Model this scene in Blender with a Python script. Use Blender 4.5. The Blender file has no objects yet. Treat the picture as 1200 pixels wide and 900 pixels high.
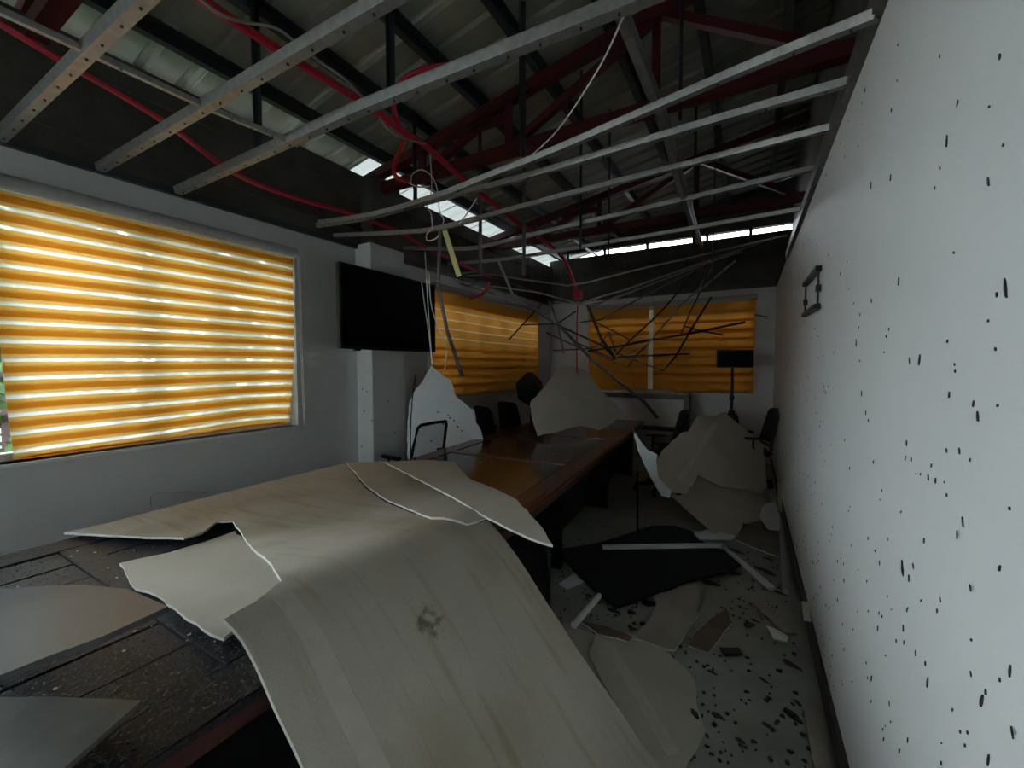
import bpy, bmesh, math, random
from mathutils import Vector, Matrix, noise
random.seed(7)
S = bpy.context.scene
COL = S.collection
# ------------------------------------------------------------------ camera
F, VX, VY, H = 490.0, 882.0, 428.0, 1.62
PITCH = math.atan((450-VY)/F)
YAW = math.atan2(VX-600, math.hypot(F, 450-VY))
CAM = Vector((0, 0, H))
_fh = Vector((-math.sin(YAW), math.cos(YAW), 0)); _rt = Vector((math.cos(YAW), math.sin(YAW), 0)); _uz = Vector((0, 0, 1))
_fw = _fh*math.cos(PITCH)-_uz*math.sin(PITCH); _up = _uz*math.cos(PITCH)+_fh*math.sin(PITCH)
cd = bpy.data.cameras.new('camera'); cd.sensor_width = 36; cd.lens = F/1200*36; cd.clip_start = .02
cam = bpy.data.objects.new('camera', cd); COL.objects.link(cam)
cam.location = CAM; cam.rotation_euler = (math.pi/2-PITCH, 0, YAW)
S.camera = cam
# ------------------------------------------------------------------ daylight: overcast sky, exposure
w = bpy.data.worlds.new('overcast_sky'); S.world = w; w.use_nodes = True
bg = w.node_tree.nodes['Background']; bg.inputs[0].default_value = (.84, .915, 1.0, 1); bg.inputs[1].default_value = 14.0
S.view_settings.view_transform = 'Standard'; S.view_settings.look = 'None'
S.view_settings.exposure = 0.0; S.view_settings.gamma = 1.0; S.view_settings.use_curve_mapping = False

# ------------------------------------------------------------------ measuring helpers (photo pixel -> point on a real plane)
def ray(x, y): return (_rt*(x-600)+_up*(450-y)+_fw*F).normalized()
def onX(x, y, X): d = ray(x, y); return CAM+d*(X/d.x)
def onY(x, y, Y): d = ray(x, y); return CAM+d*(Y/d.y)
def onZ(x, y, Z): d = ray(x, y); return CAM+d*((Z-H)/d.z)
def onP(x, y, p0, n): d = ray(x, y); return CAM+d*((Vector(p0)-CAM).dot(n)/d.dot(n))
def hit(x, y, f):
    d = ray(x, y); t = .3
    while t < 12:
        p = CAM+d*t
        if p.z <= f(p.x, p.y): return p
        t += .004
    return onZ(x, y, 0)
def at(a): return {'X': onX, 'Y': onY, 'Z': onZ}[a[2]](a[0], a[1], a[3])

# ------------------------------------------------------------------ materials
def nodes(name):
    m = bpy.data.materials.new(name); m.use_nodes = True
    nt = m.node_tree; return m, nt, nt.nodes['Principled BSDF']
def L(nt, a, b): nt.links.new(a, b)
def mat(name, col, rough=.6, metal=0, var=.0, vscale=6, col2=None, bump=0, bscale=60, stretch=(1, 1, 1), spec=.5, detail=5):
    m, nt, b = nodes(name)
    b.inputs['Base Color'].default_value = (*col, 1); b.inputs['Roughness'].default_value = rough; b.inputs['Specular IOR Level'].default_value = .5 if rough < .4 else .25
    b.inputs['Metallic'].default_value = metal; b.inputs['Specular IOR Level'].default_value = spec
    if var or col2 or bump:
        tc = nt.nodes.new('ShaderNodeTexCoord'); mp = nt.nodes.new('ShaderNodeMapping'); mp.inputs['Scale'].default_value = stretch
        L(nt, tc.outputs['Object'], mp.inputs['Vector'])
    if var or col2:
        n = nt.nodes.new('ShaderNodeTexNoise'); n.inputs['Scale'].default_value = vscale; n.inputs['Detail'].default_value = detail
        L(nt, mp.outputs[0], n.inputs['Vector'])
        r = nt.nodes.new('ShaderNodeValToRGB')
        c2 = col2 or tuple(c*(1-var) for c in col)
        r.color_ramp.elements[0].position = .35; r.color_ramp.elements[1].position = .65
        r.color_ramp.elements[0].color = (*c2, 1); r.color_ramp.elements[1].color = (*col, 1)
        L(nt, n.outputs['Fac'], r.inputs[0]); L(nt, r.outputs[0], b.inputs['Base Color'])
    if bump:
        n2 = nt.nodes.new('ShaderNodeTexNoise'); n2.inputs['Scale'].default_value = bscale; n2.inputs['Detail'].default_value = 4
        L(nt, mp.outputs[0], n2.inputs['Vector'])
        bp = nt.nodes.new('ShaderNodeBump'); bp.inputs['Strength'].default_value = bump; bp.inputs['Distance'].default_value = .01
        L(nt, n2.outputs['Fac'], bp.inputs['Height']); L(nt, bp.outputs[0], b.inputs['Normal'])
    return m
def mat_fabric(name, col, trans, diff=.35, clear=0.0):
    m = bpy.data.materials.new(name); m.use_nodes = True; nt = m.node_tree; nt.nodes.clear()
    o = nt.nodes.new('ShaderNodeOutputMaterial')
    d = nt.nodes.new('ShaderNodeBsdfDiffuse'); d.inputs[0].default_value = (*col, 1)
    t = nt.nodes.new('ShaderNodeBsdfTranslucent'); t.inputs[0].default_value = (*trans, 1)
    x = nt.nodes.new('ShaderNodeMixShader'); x.inputs[0].default_value = 1-diff
    L(nt, d.outputs[0], x.inputs[1]); L(nt, t.outputs[0], x.inputs[2])
    if clear:
        tr = nt.nodes.new('ShaderNodeBsdfTransparent'); y = nt.nodes.new('ShaderNodeMixShader'); y.inputs[0].default_value = clear
        L(nt, x.outputs[0], y.inputs[1]); L(nt, tr.outputs[0], y.inputs[2]); x = y
    L(nt, x.outputs[0], o.inputs[0]); return m
def mat_glass(name, tint=(.93, .96, .95)):
    m = bpy.data.materials.new(name); m.use_nodes = True; nt = m.node_tree; nt.nodes.clear()
    o = nt.nodes.new('ShaderNodeOutputMaterial'); tr = nt.nodes.new('ShaderNodeBsdfTransparent'); tr.inputs[0].default_value = (*tint, 1)
    g = nt.nodes.new('ShaderNodeBsdfGlossy'); g.inputs['Roughness'].default_value = .02
    x = nt.nodes.new('ShaderNodeMixShader'); f = nt.nodes.new('ShaderNodeFresnel'); f.inputs[0].default_value = 1.25
    L(nt, f.outputs[0], x.inputs[0]); L(nt, tr.outputs[0], x.inputs[1]); L(nt, g.outputs[0], x.inputs[2]); L(nt, x.outputs[0], o.inputs[0]); return m
def mat_board(name, col, stains=True):
    """grey-beige plasterboard paper with water runs and smudges of their own shape"""
    m, nt, b = nodes(name); b.inputs['Roughness'].default_value = .85; b.inputs['Specular IOR Level'].default_value = .2
    tc = nt.nodes.new('ShaderNodeTexCoord')
    def nz(scale, st, lo, hi, c0, c1, detail=5):
        mp = nt.nodes.new('ShaderNodeMapping'); mp.inputs['Scale'].default_value = st
        n = nt.nodes.new('ShaderNodeTexNoise'); n.inputs['Scale'].default_value = scale; n.inputs['Detail'].default_value = detail
        r = nt.nodes.new('ShaderNodeValToRGB'); r.color_ramp.elements[0].position = lo; r.color_ramp.elements[1].position = hi
        r.color_ramp.elements[0].color = (*c0, 1); r.color_ramp.elements[1].color = (*c1, 1)
        L(nt, tc.outputs['Object'], mp.inputs[0]); L(nt, mp.outputs[0], n.inputs['Vector']); L(nt, n.outputs['Fac'], r.inputs[0]); return r
    def mul(a, c):
        x = nt.nodes.new('ShaderNodeMix'); x.data_type = 'RGBA'; x.blend_type = 'MULTIPLY'; x.inputs[0].default_value = 1
        L(nt, a, x.inputs[6]); L(nt, c, x.inputs[7]); return x.outputs[2]
    o = nz(3, (1, 1, 1), .3, .7, tuple(c*.86 for c in col), col).outputs[0]
    o = mul(o, nz(220, (1, 1, 1), .3, .6, (.9, .9, .9), (1, 1, 1), 2).outputs[0])
    if stains:
        o = mul(o, nz(1.7, (1, 1, 1), .38, .56, (.84, .80, .71), (1, 1, 1)).outputs[0])
        o = mul(o, nz(5, (.35, 4.5, .35), .33, .46, (.86, .825, .75), (1, 1, 1)).outputs[0])
        sp = nt.nodes.new('ShaderNodeVectorMath'); sp.operation = 'DISTANCE'; L(nt, tc.outputs['Object'], sp.inputs[0]); sp.inputs[1].default_value = SMUDGE
        mr = nt.nodes.new('ShaderNodeMapRange'); mr.inputs[1].default_value = .035; mr.inputs[2].default_value = .11; mr.inputs[3].default_value = 0; mr.inputs[4].default_value = .55
        L(nt, sp.outputs['Value'], mr.inputs[0])
        n = nt.nodes.new('ShaderNodeTexNoise'); n.inputs['Scale'].default_value = 38; n.inputs['Detail'].default_value = 5; L(nt, tc.outputs['Object'], n.inputs['Vector'])
        ad = nt.nodes.new('ShaderNodeMath'); L(nt, mr.outputs[0], ad.inputs[0]); L(nt, n.outputs['Fac'], ad.inputs[1])
        r = nt.nodes.new('ShaderNodeValToRGB'); r.color_ramp.elements[0].position = .40; r.color_ramp.elements[1].position = .66
        r.color_ramp.elements[0].color = (.42, .40, .36, 1); r.color_ramp.elements[1].color = (1, 1, 1, 1); L(nt, ad.outputs[0], r.inputs[0])
        o = mul(o, r.outputs[0])
    L(nt, o, b.inputs['Base Color'])
    n2 = nt.nodes.new('ShaderNodeTexNoise'); n2.inputs['Scale'].default_value = 150; L(nt, tc.outputs['Object'], n2.inputs['Vector'])
    bp = nt.nodes.new('ShaderNodeBump'); bp.inputs['Strength'].default_value = .15; bp.inputs['Distance'].default_value = .004
    L(nt, n2.outputs['Fac'], bp.inputs['Height']); L(nt, bp.outputs[0], b.inputs['Normal']); return m
SMUDGE = (0, 0, 0)
def mat_wet(name, col, col2, drops=True, rough=.16, ds=110):
    m, nt, b = nodes(name); b.inputs['Roughness'].default_value = rough
    tc = nt.nodes.new('ShaderNodeTexCoord'); mp = nt.nodes.new('ShaderNodeMapping'); mp.inputs['Scale'].default_value = (14, .9, 14)
    n = nt.nodes.new('ShaderNodeTexNoise'); n.inputs['Scale'].default_value = 3; n.inputs['Detail'].default_value = 7
    r = nt.nodes.new('ShaderNodeValToRGB'); r.color_ramp.elements[0].position = .3; r.color_ramp.elements[1].position = .7
    r.color_ramp.elements[0].color = (*col2, 1); r.color_ramp.elements[1].color = (*col, 1)
    L(nt, tc.outputs['Object'], mp.inputs[0]); L(nt, mp.outputs[0], n.inputs['Vector']); L(nt, n.outputs['Fac'], r.inputs[0]); L(nt, r.outputs[0], b.inputs['Base Color'])
    if drops:
        v = nt.nodes.new('ShaderNodeTexNoise'); v.inputs['Scale'].default_value = ds; v.inputs['Detail'].default_value = 3; L(nt, tc.outputs['Object'], v.inputs['Vector'])
        vr = nt.nodes.new('ShaderNodeMapRange'); vr.inputs[1].default_value = .56; vr.inputs[2].default_value = .66; L(nt, v.outputs['Fac'], vr.inputs[0])
        bp = nt.nodes.new('ShaderNodeBump'); bp.inputs['Strength'].default_value = .9; bp.inputs['Distance'].default_value = .004
        rr = nt.nodes.new('ShaderNodeMapRange'); rr.inputs[3].default_value = rough; rr.inputs[4].default_value = .08; L(nt, vr.outputs[0], rr.inputs[0]); L(nt, rr.outputs[0], b.inputs['Roughness'])
        L(nt, vr.outputs[0], bp.inputs['Height']); L(nt, bp.outputs[0], b.inputs['Normal'])
    return m
M = {}
M['wall'] = mat('white_wall_paint', (.675, .68, .67), .55, var=.06, vscale=1.5, bump=.12, bscale=25)
M['floor'] = mat('dirty_white_floor', (.34, .35, .30), .28, var=.25, vscale=3.5, bump=.05)
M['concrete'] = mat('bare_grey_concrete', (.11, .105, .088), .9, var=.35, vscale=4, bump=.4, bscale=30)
M['roof'] = mat('zinc_roof_underside', (.36, .37, .305), .5, metal=.15, var=.25, vscale=2)
M['purlin'] = mat('dark_steel', (.045, .055, .06), .5, metal=.2, var=.2)
M['truss'] = mat('red_oxide_steel', (.10, .010, .013), .5, var=.3, vscale=8)
M['zinc'] = mat('galvanised_steel', (.30, .295, .28), .42, metal=.55, var=.22, vscale=30)
M['zincdark'] = mat('tarnished_galvanised_steel', (.17, .165, .16), .45, metal=.5, var=.3, vscale=30)
M['rust'] = mat('dark_rusted_steel', (.06, .035, .035), .55, metal=.3, var=.4, vscale=20)
M['redpipe'] = mat('red_plastic_conduit', (.52, .015, .045), .35)
M['redwire'] = mat('red_wire', (.65, .04, .02), .4)
M['wire'] = mat('pale_wire', (.62, .62, .58), .5)
M['greywire'] = mat('grey_cable', (.38, .37, .33), .5)
M['yellow'] = mat('pale_yellow_plastic', (.85, .82, .35), .4)
M['white'] = mat('white_gypsum_face', (.80, .83, .84), .7, var=.05, vscale=4)
M['core'] = mat('chalky_gypsum_core', (.64, .62, .57), .9, bump=.4, bscale=80)
M['scrap'] = mat('dull_beige_board_paper', (.40, .355, .29), .9, var=.15, vscale=4)
M['brown'] = mat('brown_soaked_board', (.22, .15, .10), .9, var=.25, vscale=6)
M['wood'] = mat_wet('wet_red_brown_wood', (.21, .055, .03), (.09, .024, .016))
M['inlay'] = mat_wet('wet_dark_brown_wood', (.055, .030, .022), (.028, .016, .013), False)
M['nearwood'] = mat_wet('wet_shade_black_wood', (.016, .016, .019), (.009, .009, .011), True, .5, 95)  # near-black base colour includes the shadow over the near table
M['frame_wood'] = mat('dark_red_wood', (.09, .03, .025), .4, var=.3, stretch=(1, 1, 8))
M['black'] = mat('black_plastic', (.010, .010, .011), .45, spec=.3)
M['mesh'] = mat('black_mesh_fabric', (.018, .018, .019), .8, bump=.4, bscale=300)
M['cloth'] = mat('soaked_black_cloth', (.008, .011, .011), .7, bump=.7, bscale=14)
M['screen'] = mat('black_screen_glass', (.003, .003, .003), .5, spec=.06)
M['gloss'] = mat('glossy_black_acrylic', (.035, .035, .037), .36, bump=.05, bscale=12)
M['darkboard'] = mat('wet_dark_grey_board', (.17, .165, .145), .4, var=.3, vscale=8)
M['pvc'] = mat('white_plastic', (.72, .73, .72), .4)
M['alu'] = mat('white_aluminium_frame', (.78, .78, .76), .4)
M['leaf'] = mat('dark_wet_leaf', (.022, .030, .020), .5, var=.4, vscale=60)
M['chip'] = mat('brown_chip', (.06, .045, .04), .7, var=.3, vscale=30)
M['green'] = mat('green_leaves', (.10, .22, .05), .6, var=.5, vscale=3)
M['ground'] = mat('wet_pale_ground', (.22, .22, .19), .8, var=.3, vscale=1)
M['blocker'] = mat('grey_shade_wall', (.16, .16, .15), .9, var=.2)  # for the unseen outside walls added to dim the far blinds
M['blue'] = mat('blue_tarpaulin', (.05, .10, .42), .5)
M['orange'] = mat_fabric('orange_blind_fabric', (.50, .23, .03), (.93, .52, .12), .40)
M['sheer'] = mat_fabric('white_sheer_fabric', (.8, .8, .76), (.92, .93, .90), .12, .35)
M['rail'] = mat('grey_blind_cassette', (.42, .42, .41), .5)
M['netting'] = mat_fabric('black_netting', (.02, .02, .02), (.02, .02, .02), .8, .6)
M['glass'] = mat_glass('window_glass'); M['tinted'] = mat_glass('bronze_dimming_glass', (.60, .54, .46))  # bronze tint added only to dim the far blinds

# ------------------------------------------------------------------ mesh helpers
WL = {}
def tag(o, label=None, cat=None, group=None, kind=None):
    if label: o['label'] = label
    if cat: o['category'] = cat
    if group: o['group'] = group
    if kind: o['kind'] = kind
    return o
def empty(name, loc=(0, 0, 0)):
    o = bpy.data.objects.new(name, None); o.empty_display_size = .1; COL.objects.link(o); o.location = loc; WL[o.name] = Vector(loc); return o
def link(name, me, parent, c):
    o = bpy.data.objects.new(name, me); COL.objects.link(o); WL[o.name] = c
    if parent: o.parent = parent; o.location = c-WL[parent.name]
    else: o.location = c
    return o
class MB:
    def __init__(s): s.bm = bmesh.new()
    def box(s, x0, x1, y0, y1, z0, z1, rot=None):
        vs = [s.bm.verts.new((x, y, z)) for x in (x0, x1) for y in (y0, y1) for z in (z0, z1)]
        for f in ((0, 1, 3, 2), (4, 6, 7, 5), (0, 4, 5, 1), (2, 3, 7, 6), (0, 2, 6, 4), (1, 5, 7, 3)): s.bm.faces.new([vs[i] for i in f])
        if rot: bmesh.ops.transform(s.bm, matrix=rot, verts=vs)
        return s
    def loft(s, rings, closed=True, caps=True):
        R = [[s.bm.verts.new(p) for p in r] for r in rings]; n = len(R[0])
        for a, b in zip(R, R[1:]):
            for i in range(n if closed else n-1):
                j = (i+1) % n; s.bm.faces.new((a[i], a[j], b[j], b[i]))
        if caps and closed: s.bm.faces.new(R[0][::-1]); s.bm.faces.new(R[-1])
        return s
    def sweep(s, pts, prof, up=Vector((0, 0, 1)), closed=True):
        pts = [Vector(p) for p in pts]; rings = []
        for i, p in enumerate(pts):
            t = ((pts[min(i+1, len(pts)-1)])-(pts[max(i-1, 0)])).normalized()
            u = up if abs(t.dot(up)) < .95 else Vector((1, .3, 0)).normalized()
            a = t.cross(u).normalized(); b = a.cross(t)
            rings.append([p+a*q[0]+b*q[1] for q in prof])
        return s.loft(rings, closed, closed)
    def tube(s, pts, r, n=7): return s.sweep(pts, [(math.cos(k*2*math.pi/n)*r, math.sin(k*2*math.pi/n)*r) for k in range(n)])
    def poly(s, pts, depth):
        """prism of a polygon (list of 3D points) extruded by a vector"""
        a = [s.bm.verts.new(p) for p in pts]; b = [s.bm.verts.new(Vector(p)+depth) for p in pts]; n = len(a)
        s.bm.faces.new(a); s.bm.faces.new(b[::-1])
        for i in range(n): s.bm.faces.new((a[i], b[i], b[(i+1) % n], a[(i+1) % n]))
        return s
    def build(s, name, m, parent=None, bevel=0, smooth=False, local=False, thick=0):
        bm = s.bm
        if not thick: bmesh.ops.recalc_face_normals(bm, faces=bm.faces)
        if bevel: bmesh.ops.bevel(bm, geom=bm.edges[:], offset=bevel, segments=2, affect='EDGES', clamp_overlap=True)
        if local: c = Vector((0, 0, 0))
        else:
            lo = [min(v.co[k] for v in bm.verts) for k in range(3)]; hi = [max(v.co[k] for v in bm.verts) for k in range(3)]
            c = Vector([(a+b)/2 for a, b in zip(lo, hi)])
            bmesh.ops.translate(bm, verts=bm.verts[:], vec=-c)
        me = bpy.data.meshes.new(name); bm.to_mesh(me); bm.free(); me.materials.append(M[m] if isinstance(m, str) else m)
        if smooth:
            for p in me.polygons: p.use_smooth = True
            me.set_sharp_from_angle(angle=math.radians(40))
        return link(name, me, parent, c)
def box(name, m, x0, x1, y0, y1, z0, z1, parent=None, bevel=0): return MB().box(x0, x1, y0, y1, z0, z1).build(name, m, parent, bevel)
def smoothpath(pts, n=5):
    pts = [Vector(p) for p in pts]; out = []
    for i in range(len(pts)-1):
        p0 = pts[max(i-1, 0)]; p1 = pts[i]; p2 = pts[i+1]; p3 = pts[min(i+2, len(pts)-1)]
        for k in range(n):
            t = k/n; out.append(.5*((2*p1)+(p2-p0)*t+(2*p0-5*p1+4*p2-p3)*t*t+(3*p1-p0-3*p2+p3)*t**3))
    return out+[pts[-1]]
R = math.radians
def copy_tree(o, parent=None):
    c = o.copy(); COL.objects.link(c); c.parent = parent; WL[c.name] = WL.get(o.name, Vector())
    for ch in list(o.children): copy_tree(ch, c)
    return c
def sheet(name, poly, f3, mats, thick=.010, step=.08, jag=.006, parent=None, seed=1):
    """torn board: 2D outline (list of (a,b)), cut into a fine grid and mapped to 3D by f3(a,b)"""
    rnd = random.Random(seed); pts = []
    n = len(poly)
    for i in range(n):
        a = Vector(poly[i]); b = Vector(poly[(i+1) % n]); k = max(1, int((b-a).length/.05)); pr = Vector((-(b-a).y, (b-a).x)).normalized()
        for j in range(k):
            p = a.lerp(b, j/k)
            if j: p = p+pr*rnd.uniform(-jag, jag)
            pts.append(p)
    bm = bmesh.new(); bm.faces.new([bm.verts.new((p.x, p.y, 0)) for p in pts])
    lo = [min(p[k] for p in pts) for k in (0, 1)]; hi = [max(p[k] for p in pts) for k in (0, 1)]
    for k, no in ((0, (1, 0, 0)), (1, (0, 1, 0))):
        v = lo[k]+step
        while v < hi[k]-step*.3:
            co = [0, 0, 0]; co[k] = v
            bmesh.ops.bisect_plane(bm, geom=bm.verts[:]+bm.edges[:]+bm.faces[:], plane_co=co, plane_no=no); v += step
    bmesh.ops.triangulate(bm, faces=[f for f in bm.faces if len(f.verts) > 4])
    if bm.faces[:] and sum(f.normal.z*f.calc_area() for f in bm.faces) < 0: bmesh.ops.reverse_faces(bm, faces=bm.faces)
    for v in bm.verts: v.co = f3(v.co.x, v.co.y)
    bm.normal_update()
    c = sum((v.co for v in bm.verts), Vector())/len(bm.verts)
    if sum((f.normal.dot(CAM-f.calc_center_median())*f.calc_area() for f in bm.faces)) < 0: bmesh.ops.reverse_faces(bm, faces=bm.faces)
    bmesh.ops.translate(bm, verts=bm.verts[:], vec=-c)
    me = bpy.data.meshes.new(name); bm.to_mesh(me); bm.free()
    for q in mats: me.materials.append(M[q] if isinstance(q, str) else q)
    for p in me.polygons: p.use_smooth = True
    o = link(name, me, parent, c)
    so = o.modifiers.new('thickness', 'SOLIDIFY'); so.thickness = thick; so.offset = -1; so.material_offset = 1; so.material_offset_rim = 2; so.use_even_offset = False
    es = o.modifiers.new('crisp_edges', 'EDGE_SPLIT'); es.split_angle = R(50)
    return o
def frame_of(p0, n, updir=(0, 0, 1)):
    n = Vector(n).normalized(); u = Vector(updir).cross(n)
    if u.length < 1e-3: u = Vector((1, 0, 0))
    u.normalize(); v = n.cross(u); return Vector(p0), u, v, n
def pix_sheet(name, px, p0, n, mats, thick=.010, bulge=None, **kw):
    p0, u, v, n = frame_of(p0, n); poly = []
    for q in px:
        p = onP(q[0], q[1], p0, n)-p0; poly.append((p.dot(u), p.dot(v)))
    return sheet(name, poly, lambda a, b: p0+u*a+v*b+(n*bulge(a, b) if bulge else Vector()), mats, thick, **kw)
BD = ('scrap', 'white', 'core')      # paper side up
WB = ('white', 'scrap', 'core')      # painted side up

# ================================================================== the room
XL, XR0, YB, ZC = -3.65, .355, 7.95, 2.86
def xr(y): return .365-.008*y
def wall_with_holes(name, axis, c0, c1, a0, a1, z0, z1, holes, m):
    """boxes around openings; axis 'X': wall plane between X=c0..c1 running along Y"""
    b = MB(); holes = sorted(holes); cur = a0
    def bx(p, q, r, s):
        if q-p > .001 and s-r > .001:
            b.box(c0, c1, p, q, r, s) if axis == 'X' else b.box(p, q, c0, c1, r, s)
    for (h0, h1, hz0, hz1) in holes:
        bx(cur, h0, z0, z1); bx(h0, h1, z0, hz0); bx(h0, h1, hz1, z1); cur = h1
    bx(cur, a1, z0, z1)
    return tag(b.build(name, m), kind='structure')
tag(box('floor', 'floor', -3.85, .5, -2.6, 8.15, -.12, 0), kind='structure')
W1 = (.50, 2.36, 1.06, 2.60); W2 = (4.15, 7.30, 1.18, 2.62); W4_ADDED = (-2.45, .12, .95, 2.70); W3 = (-2.85, .04, 1.14, 2.70)
wall_with_holes('wall_left', 'X', -3.83, XL, -2.6, 8.15, 0, 2.86, [W4_ADDED, W1, W2], 'wall')
wall_with_holes('wall_back', 'Y', YB, YB+.18, -3.65, .6, 0, 2.88, [W3], 'wall')
b = MB(); b.poly([(xr(-2.6), -2.6, 0), (xr(8.15), 8.15, 0), (.55, 8.15, 0), (.55, -2.6, 0)], Vector((0, 0, 2.86)))
wr = tag(b.build('wall_right', 'wall'), kind='structure')
W5_ADDED = (-3.35, -2.55, .95, 2.70)  # opening for an unseen window added behind the camera
wall_with_holes('wall_front', 'Y', -2.78, -2.6, -3.83, .55, 0, 4.4, [W5_ADDED], 'wall')
# bare upper walls and ring beam above the fallen ceiling
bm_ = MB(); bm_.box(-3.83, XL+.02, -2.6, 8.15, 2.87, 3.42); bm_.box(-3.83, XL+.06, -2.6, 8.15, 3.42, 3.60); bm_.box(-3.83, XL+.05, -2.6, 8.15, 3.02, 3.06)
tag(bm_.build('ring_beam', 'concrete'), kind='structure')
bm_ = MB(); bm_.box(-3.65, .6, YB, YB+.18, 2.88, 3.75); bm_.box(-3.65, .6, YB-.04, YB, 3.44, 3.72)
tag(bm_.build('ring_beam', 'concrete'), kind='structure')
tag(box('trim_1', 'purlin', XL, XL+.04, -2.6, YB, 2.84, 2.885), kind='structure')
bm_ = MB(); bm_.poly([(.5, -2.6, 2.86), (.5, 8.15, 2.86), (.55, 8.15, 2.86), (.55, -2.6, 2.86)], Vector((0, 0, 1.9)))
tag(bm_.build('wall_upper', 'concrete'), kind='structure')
bm_ = MB(); bm_.sweep([(xr(-2.5)-.012, -2.5, 2.80), (xr(5.6)-.012, 5.6, 2.83)], [(-.02, -.03), (.016, -.03), (.016, .05), (-.02, .05)])
tag(bm_.build('trim_2', 'zincdark'), kind='structure')
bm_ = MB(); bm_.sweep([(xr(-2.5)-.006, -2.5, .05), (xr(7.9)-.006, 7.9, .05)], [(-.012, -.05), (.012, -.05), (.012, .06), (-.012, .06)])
tag(bm_.build('baseboard_right', 'chip'), kind='structure')  # dark tone also stands for the shadow band along the wall foot
# column by the television, bare concrete stub above it
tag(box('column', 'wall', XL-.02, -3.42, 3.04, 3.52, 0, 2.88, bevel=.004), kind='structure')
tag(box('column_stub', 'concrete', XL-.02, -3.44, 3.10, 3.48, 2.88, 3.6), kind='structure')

# ------------------------------------------------------------------ roof: sheets, purlins, trusses
def rz(x): return 3.75+.18*(x+3.7)
roof = tag(empty('roof', (-1.7, 3, 4.0)), kind='structure')
SX0, SX1, SW = -4.4, .75, .76
prof = []; yy = 0
while yy < SW-.02:
    prof += [(yy, 0), (yy+.17, 0), (yy+.19, .032), (yy+.235, .032)]; yy += .2533
prof.append((SW+.02, 0))
def sheet_mesh(xa, xb, name, m):
    b = MB(); b.loft([[(x, p[0], (x-SX0)*.18+p[1]) for p in prof] for x in (xa, xb)], closed=False)
    o = b.build(name, m, None, local=True); o.parent = roof; return o
M['lit_eave'] = mat_fabric('lit_eave_sheet', (.6, .62, .58), (.085, .09, .083), .4)  # translucent roof sheet standing in for the daylight-lit eave underside
rs = sheet_mesh(-3.52, SX1, 'roof_sheet', 'roof'); ev = sheet_mesh(SX0, -3.50, 'eave_sheet', 'roof'); lit_ev = sheet_mesh(SX0, -3.50, 'eave_sheet', 'lit_eave')
y = -2.9; seen = set()
while y < 8.0:
    for src, dz in ((rs, .07), (lit_ev if y > 3.0 else ev, .062)):
        o = src.copy() if src.name in seen else src
        if src.name in seen: COL.objects.link(o)
        seen.add(src.name); o.location = Vector((0, y, rz(SX0)+dz+random.uniform(-.004, .004)))-WL[roof.name]
    y += SW
for k, x in enumerate((-4.3, -3.95, -3.42, -2.81, -2.21, -1.61, -1.01, -.41, .19)):
    o = MB().sweep([(x, -2.9, rz(x)), (x, 8.5, rz(x))], [(-.03, -.06), (.03, -.06), (.03, -.048), (-.018, -.048), (-.018, .048), (.03, .048), (.03, .06), (-.03, .06)]).build('purlin', 'purlin', roof)
def truss(Y):
    t = tag(empty('roof_truss', (-1.7, Y, 3.5)), kind='structure')
    q = .045; sq = [(-q, -q), (q, -q), (q, q), (-q, q)]; q2 = .03; sq2 = [(-q2, -q2), (q2, -q2), (q2, q2), (-q2, q2)]
    def mem(n, a, c, p=sq): MB().sweep([(a[0], Y, a[1]), (c[0], Y, c[1])], p).build(n, 'truss', t)
    mem('rafter', (-3.75, rz(-3.75)-.13), (.48, rz(.48)-.13))
    mem('bottom_chord', (-3.55, 3.50), (.48, 3.50))
    for x in (-2.9, -1.9, -.66): mem('web', (x, 3.50), (x, rz(x)-.13), sq2)
    mem('web', (-2.9, 3.50), (-1.9, rz(-1.9)-.14), sq2); mem('web', (-1.9, 3.52), (-.66, rz(-.66)-.16), sq2); mem('web', (-.60, rz(-.66)-.16), (.40, 3.52), sq2)
    mem('web', (-2.45, rz(-2.4)-.2), (-1.9, 3.80), sq2)
for Y in (.78, 3.25, 5.75): truss(Y)
bm_ = MB(); bm_.poly([(-3.6, YB+.02, 3.86), (.55, YB+.02, 3.86), (.55, YB+.02, rz(.55)+.05), (-3.6, YB+.02, rz(-3.6)+.12)], Vector((0, .12, 0)))
tag(bm_.build('gable_panel', 'concrete'), kind='structure')
for i, x in enumerate((-3.3, -2.55, -1.75, -.75, -.1)): tag(box('gable_post', 'purlin', x, x+.05, YB+.02, YB+.08, 3.66, 3.9), kind='structure')

# ------------------------------------------------------------------ windows
def window(n, axis, c, a0, a1, z0, z1, mull, depth=.07):
    wn = tag(empty('window_%d' % n, ((c, (a0+a1)/2, z0) if axis == 'X' else ((a0+a1)/2, c, z0))), kind='structure')
    def bx(name, m, p, q, r, s, d0=0., d1=depth):
        if axis == 'X': box(name, m, c-d1, c-d0, p, q, r, s, wn)
        else: box(name, m, p, q, c+d0, c+d1, r, s, wn)
    t = .045
    bx('frame', 'alu', a0, a1, z0, z0+t); bx('frame', 'alu', a0, a1, z1-t, z1)
    bx('frame', 'alu', a0, a0+t, z0+t, z1-t); bx('frame', 'alu', a1-t, a1, z0+t, z1-t)
    cuts = [a0+t]+[m for m in mull]+[a1-t]
    for m in mull: bx('mullion', 'alu', m-.03, m+.03, z0+t, z1-t)
    for p, q in zip(cuts, cuts[1:]): bx('pane', 'tinted' if n in (2, 3) else 'glass', p+(.03 if p != cuts[0] else 0), q-(.03 if q != cuts[-1] else 0), z0+t, z1-t, .03, .036)
    return wn
window(1, 'X', XL-.10, *W1, (1.13, 1.74))
window(2, 'X', XL-.10, *W2, (4.78, 5.41, 6.04, 6.67))
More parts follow.
